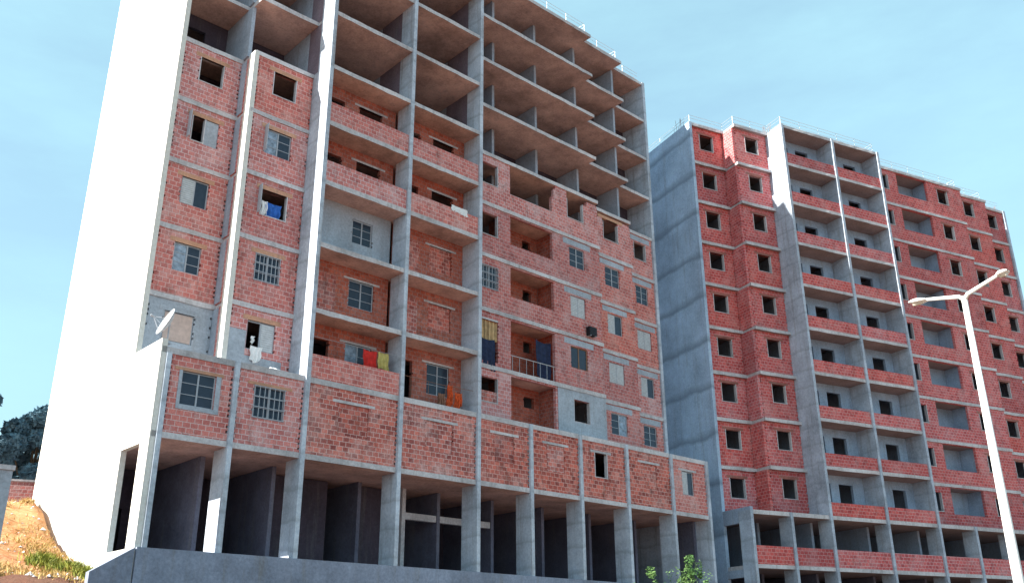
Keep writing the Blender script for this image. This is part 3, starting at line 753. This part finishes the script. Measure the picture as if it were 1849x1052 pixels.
# trees beyond the left side
def far_tree(base, h, w, seed, label, n=16000):
    rnd = random.Random(seed); bl = []
    for i in range(26):
        t = rnd.random(); z = h*(.35+.6*t); rad = w*(1-.65*t)*rnd.uniform(.3, 1); a = rnd.uniform(0, 6.28); r = w*rnd.uniform(.14, .3)
        bl.append(((math.cos(a)*rad, math.sin(a)*rad, z), (r, r, r*.8)))
    return tree('tree', base, h, w, bl, n, .22, 'leaf_dark', label, 'tree', seed, .3, 'dark trees beyond the earth bank')
far_tree((-36.5, 62, 8), 11.9, 3.4, 21, 'tallest dark tree at the left edge of the picture')
far_tree((-32.8, 64, 8), 10.4, 3.0, 22, 'lower dark tree between the tallest tree and the white end wall')
far_tree((-40.5, 66, 8), 11.5, 4.2, 23, 'dark tree cut off by the left edge of the picture', 9000)
far_tree((-29.8, 63, 8), 9.9, 1.8, 24, 'slim dark tree right beside the far edge of the white end wall', 9000)

# small buildings on the bank
def small_house(name, loc, rz, wx, dy, h, wall, roofm, label, cat, win=True, flat=True):
    root = empty(name, loc, rz); tag(root, label, cat)
    mb = MB(); lattice(mb, [0, wx*.55, wx*.75, wx], [-4, h*.35, h*.7, h], lambda u, z: not (win and wx*.55 < u < wx*.75 and h*.35 < z < h*.7), 0, .2)
    mb.box(0, .2, .2, dy, -4, h); mb.box(wx-.2, wx, .2, dy, -4, h); mb.box(.2, wx-.2, dy-.2, dy, -4, h); mb.build('wall', wall, root)
    mb = MB(); mb.box(-.04, wx+.04, -.04, dy+.04, h+.002, h+.12); mb.build('roof', roofm, root)
    if win: mb = MB(); mb.box(wx*.55, wx*.75, .1, .14, h*.35, h*.7); mb.build('window', 'glass', root)
    return root
small_house('brick_house', (-35.5, 52.5, 6), .38, 9.6, 6, 5.6, 'brick', 'edge', 'low red brick house behind the top of the earth bank', 'house', win=False)
small_house('concrete_outbuilding', (-16.65, 20.85, .2), .6435, 5.0, 4, 6.0, 'plaster', 'edge', 'blue grey concrete outbuilding cut off by the left edge of the picture', 'outbuilding', win=False)
# white awning frame beside the end wall
root = empty('gate_frame', (-22.6, 45.0, 7.2), .3); tag(root, 'small white metal gate frame between brick house and white end wall', 'gate')
mb = MB(); mb.tube([(0, 0, -.5), (0, 0, 2.3), (.15, 0, 2.65), (.5, 0, 2.85), (1.6, 0, 2.95), (1.6, 0, -.5)], .09, 8); mb.build('frame', 'white', root)
mb = MB(); mb.box(.15, 1.5, -.02, .02, -.4, 2.2); mb.build('gate_leaf', 'brick_in', root)

# ------------------------------------------------------------------ satellite dish
def sphere_bit(mb, c, r, seg=10):
    base = len(mb.v)
    for i in range(seg+1):
        for k in range(seg):
            t = math.pi*i/seg; p = 2*math.pi*k/seg
            mb.v.append((c[0]+r[0]*math.sin(t)*math.cos(p), c[1]+r[1]*math.sin(t)*math.sin(p), c[2]+r[2]*math.cos(t)))
    for i in range(seg):
        for k in range(seg):
            mb.f.append((base+i*seg+k, base+(i+1)*seg+k, base+(i+1)*seg+(k+1) % seg, base+i*seg+(k+1) % seg)); mb.mi.append(0)
def dish(S, d, zrel, rad, direction, label):
    root = empty('satellite_dish', WA(S, d, zrel)); tag(root, label, 'satellite dish')
    dr = Vector(direction).normalized(); rot = dr.to_track_quat('Z', 'Y'); c = Vector((0, 0, .78))
    mb = MB(); rings, seg = 7, 28; base = 0
    for side in (0, 1):
        b0 = len(mb.v)
        for i in range(rings+1):
            r_ = rad*i/rings; z = .32*rad*(i/rings)**2 - side*.015
            for k in range(seg):
                t = 2*math.pi*k/seg; mb.v.append(tuple(c + rot @ Vector((r_*math.cos(t), r_*math.sin(t), z))))
        for i in range(rings):
            for k in range(seg):
                f = (b0+i*seg+k, b0+i*seg+(k+1) % seg, b0+(i+1)*seg+(k+1) % seg, b0+(i+1)*seg+k); mb.f.append(f if side == 0 else f[::-1]); mb.mi.append(0)
    mb.tube([c + rot @ Vector((rad*math.cos(2*math.pi*k/24), rad*math.sin(2*math.pi*k/24), .32*rad)) for k in range(25)], .014, 6)
    mb.build('reflector', 'shutter', root, smooth=True)
    tip = c + rot @ Vector((0, -rad*.15, rad*1.15))
    mb = MB(); mb.tube([c + rot @ Vector((0, -rad*.95, .25*rad)), tip], .016, 6)
    for sx in (-1, 1): mb.tube([c + rot @ Vector((sx*rad*.8, 0, .2*rad)), tip], .008, 5)
    mb.build('feed_arm', 'white', root)
    mb = MB(); mb.tube([tip - dr*.02, tip + dr*.12], [.035, .045], 10); mb.build('receiver', 'white', root)
    mb = MB(); mb.tube([(0, 0, 0), (0, 0, .7), c - dr*.03], .03, 8); mb.tube([(0, 0, -.02), (0, 0, .03)], .14, 12); mb.build('mast', 'white', root)
    return root
dish(.35, .55, 11.25, .56, (-.70, -.58, .38), 'white satellite dish standing on the podium corner beside the white end wall')

# ------------------------------------------------------------------ cloths
def cloth(S, d, ztop, wd, ht, mat, label, cat='laundry', group=None, seed=0, name='hanging_cloth', fold=.05, slope=0):
    rnd = random.Random(seed); nx_, nz_ = 22, 18; mb = MB(); ph = rnd.uniform(0, 6)
    for side in (0, 1):
        b0 = len(mb.v)
        for j_ in range(nz_+1):
            for i in range(nx_+1):
                u = i/nx_-.5; v_ = j_/nz_
                sag = .10*ht*(4*u*u-1)*-1*.6
                x = u*wd*(1-.12*v_*math.sin(ph)) + .02*math.sin(v_*9+ph); y = fold*math.sin(u*19+ph+v_*1.5)*(.3+v_) + side*.008
                z = -v_*ht*(1+.12*math.sin(u*5+ph)) - sag + slope*u
                mb.v.append((x, y, z))
        for j_ in range(nz_):
            for i in range(nx_):
                a = b0+j_*(nx_+1)+i; f = (a, a+nx_+1, a+nx_+2, a+1); mb.f.append(f if side == 0 else f[::-1]); mb.mi.append(0)
    o = mb.build(name, mat, smooth=True); o.location = WA(S, d, ztop); o.rotation_euler = (0, 0, RZ)
    return tag(o, label, cat, group)
G_ = 'laundry hung on the lived-in floors'
z0A = 10.85
cloth(9.25, .28, z0A+1.98, .72, .95, 'red', 'red cloth hanging on the loggia line left of a yellow one', group=G_, seed=1)
cloth(9.98, .28, z0A+2.02, .55, .80, 'yellow', 'yellow cloth hanging on the loggia line right of the red one', group=G_, seed=2)
mb = MB(); mb.tube([(6.22, .28, z0A+H+2.0), (8.5, .28, z0A+H+1.99), (10.68, .28, z0A+H+2.03)], .008, 5)
o = mb.build('clothes_line', 'white'); o.location = WA(0, 0, 0, False); o.rotation_euler = (0, 0, RZ); tag(o, 'thin clothes line across the loggia carrying the red and yellow cloths', 'clothes line')
cloth(4.35, 1.30, z0A+1.35, .55, .62, 'whitec', 'white cloth hanging from the sill below a dark window, above the podium ledge', group=G_, seed=3)
cloth(4.15, 1.28, z0A+1.75, .16, .30, 'whitec', 'small white rag hanging in the dark left half of a window', group=G_, seed=8, fold=.02)
cloth(4.60, 1.46, z0A+2*3.04+1.95, .75, .72, 'bluec', 'blue cloth inside the dark open window of the third brick storey', group=G_, seed=4)
cloth(4.18, 1.44, z0A+2*3.04+1.95, .28, .66, 'whitec', 'white cloth beside the blue one in the dark open window', group=G_, seed=5, fold=.02)
def heap(S, d, zrel, size, mat, label, cat, name, seed, flat=.6, group=None):
    rnd = random.Random(seed); mb = MB(); n1, n2 = 18, 12
    for i in range(n2+1):
        for k in range(n1):
            t = math.pi*i/n2; p = 2*math.pi*k/n1; v_ = Vector((math.sin(t)*math.cos(p), math.sin(t)*math.sin(p), math.cos(t)))
            r = 1+.55*noise.noise(v_*2.3+Vector((seed, 0, 0)))+.25*noise.noise(v_*6+Vector((0, seed, 0)))
            q_ = v_*r; mb.v.append((q_.x*size[0], q_.y*size[1], max(-.55, q_.z)*size[2]+.55*size[2]))
    for i in range(n2):
        for k in range(n1): mb.f.append((i*n1+k, (i+1)*n1+k, (i+1)*n1+(k+1) % n1, i*n1+(k+1) % n1)); mb.mi.append(0)
    o = mb.build(name, mat, smooth=True); o.location = WA(S, d, zrel); o.rotation_euler = (0, 0, RZ); return tag(o, label, cat, group)
cloth(13.75, .22, z0A+1.25, .30, 1.05, 'orange', 'narrow orange cloth hanging left in the lowest right loggia', group=G_, seed=11, fold=.09)
cloth(14.3, .26, z0A+.95, .42, .70, 'orange', 'wider orange cloth hanging right in the lowest right loggia', group=G_, seed=12, fold=.09)
cloth(13.25, .24, z0A+.75, .40, .55, 'rust', 'dull brown cloth hanging beside the orange ones in the lowest right loggia', group=G_, seed=13, fold=.08)
mb = MB(); mb.tube([(10.92, .24, z0A+H+1.2), (13, .24, z0A+H+1.14), (15.18, .24, z0A+H+1.2)], .012, 5)
for u in (11.5, 12.5, 13.5, 14.5): mb.tube([(u, .24, z0A+H+.1), (u, .24, z0A+H+1.15)], .01, 5)
o = mb.build('balcony_rail', 'rust'); o.location = WA(0, 0, 0, False); o.rotation_euler = (0, 0, RZ); tag(o, 'thin rusty rail across the lowest right loggia holding the orange cloths', 'railing')
cloth(21.25, 1.62, z0A+3.04+2.35, 1.15, 2.1, 'navy', 'long dark blue cloth hanging in the railed loggia beside a brick pier', group=G_, seed=21, fold=.05)
cloth(17.0, 1.32, z0A+3.04+1.5, 1.0, 1.5, 'navy', 'dark sheet hanging below the ochre curtain in the narrow window bay', group=G_, seed=22, fold=.03)
heap(4.85, .75, 10.97, (.42, .3, .16), 'whitec', 'crumpled white sheet lying on the podium ledge below a blue window', 'sheet', 'crumpled_sheet', 3)
heap(12.5, 1.0, 6.9+3.04*3+4.1+.0, (.01, .01, .01), 'black', 'x', 'x', 'x', 1) if False else None
cloth(13.95, -.02, z0A+3*3.04+1.30, 1.0, .35, 'whitec', 'white blanket hung over the parapet of the fourth right loggia', group=G_, seed=15, fold=.02)
# outdoor unit below shutter window
mb = MB(); mb.box(-.3, .3, -.28, 0, 0, .5); 
for i in range(6): mb.box(-.24, .24, -.292, -.281, .06+i*.07, .10+i*.07)
root = empty('air_conditioner', WA(24.75, 1.35, z0A+2*3.04+.28), RZ); tag(root, 'small dark air conditioning unit on the brick wall below a shuttered window', 'air conditioner')
mb.build('casing', 'black', root)
mb = MB()
for s__ in (-1, 1): mb.box(s__*.2-.015, s__*.2+.015, -.28, 0, -.05, -.001)
mb.build('bracket', 'steel', root)

# ------------------------------------------------------------------ street lamp
LJ = Vector((9.122, 17.799, 6.829+H))
lamp = empty('street_lamp', (LJ.x, LJ.y, 0)); tag(lamp, 'tall white street lamp with two arms in front of the farther block', 'street lamp')
mb = MB(); mb.tube([(0, 0, 0), (0, 0, .35), (0, 0, 4), (0, 0, LJ.z)], [.13, .105, .085, .052], 16); mb.tube([(0, 0, 0), (0, 0, .05)], .22, 16); mb.build('pole', 'lampwhite', lamp, smooth=True)
def arm(vec, head_len):
    v = Vector(vec); top = Vector((0, 0, LJ.z)); hz = Vector((v.x, v.y, 0)).normalized()
    mb = MB(); mb.tube([top-Vector((0, 0, .08)), top + v*.12+Vector((0, 0, .0)), top + v*.6, top + v], [.045, .042, .038, .034], 10); a = mb.build('arm', 'lampwhite', lamp, smooth=True)
    e0 = top + v; e1 = e0 + hz*head_len + Vector((0, 0, .03)); side = hz.cross(Vector((0, 0, 1)))
    mb = MB(); n_ = 10
    ring = []
    for i in range(n_+1):
        t = i/n_; wv = .07 + .06*math.sin(math.pi*min(1, t*.9+.1)); hh = .05*math.sin(math.pi*(t*.85+.1))+.012; c = e0.lerp(e1, t)
        ring.append(len(mb.v))
        for (sx, sz) in ((-1, -.4), (-.8, .6), (0, 1), (.8, .6), (1, -.4), (0, -.6)): mb.v.append(tuple(c + side*sx*wv + Vector((0, 0, sz*hh))))
    for i in range(n_):
        for k in range(6): mb.f.append((ring[i]+k, ring[i]+(k+1) % 6, ring[i+1]+(k+1) % 6, ring[i+1]+k)); mb.mi.append(0)
    mb.f.append(tuple(ring[0]+k for k in range(6))); mb.f.append(tuple(ring[-1]+k for k in range(6))[::-1]); mb.mi += [0, 0]
    h_ = mb.build('lamp_head', 'lampwhite', lamp, smooth=True)
    mb = MB(); c = e0.lerp(e1, .5); mb.tube([c - hz*head_len*.3 - Vector((0, 0, .045)), c + hz*head_len*.3 - Vector((0, 0, .045))], .04, 8); mb.build('lens', 'lens', h_)
arm((.44, -.60, .21), .22); arm((-.50, .56, .15), .36)
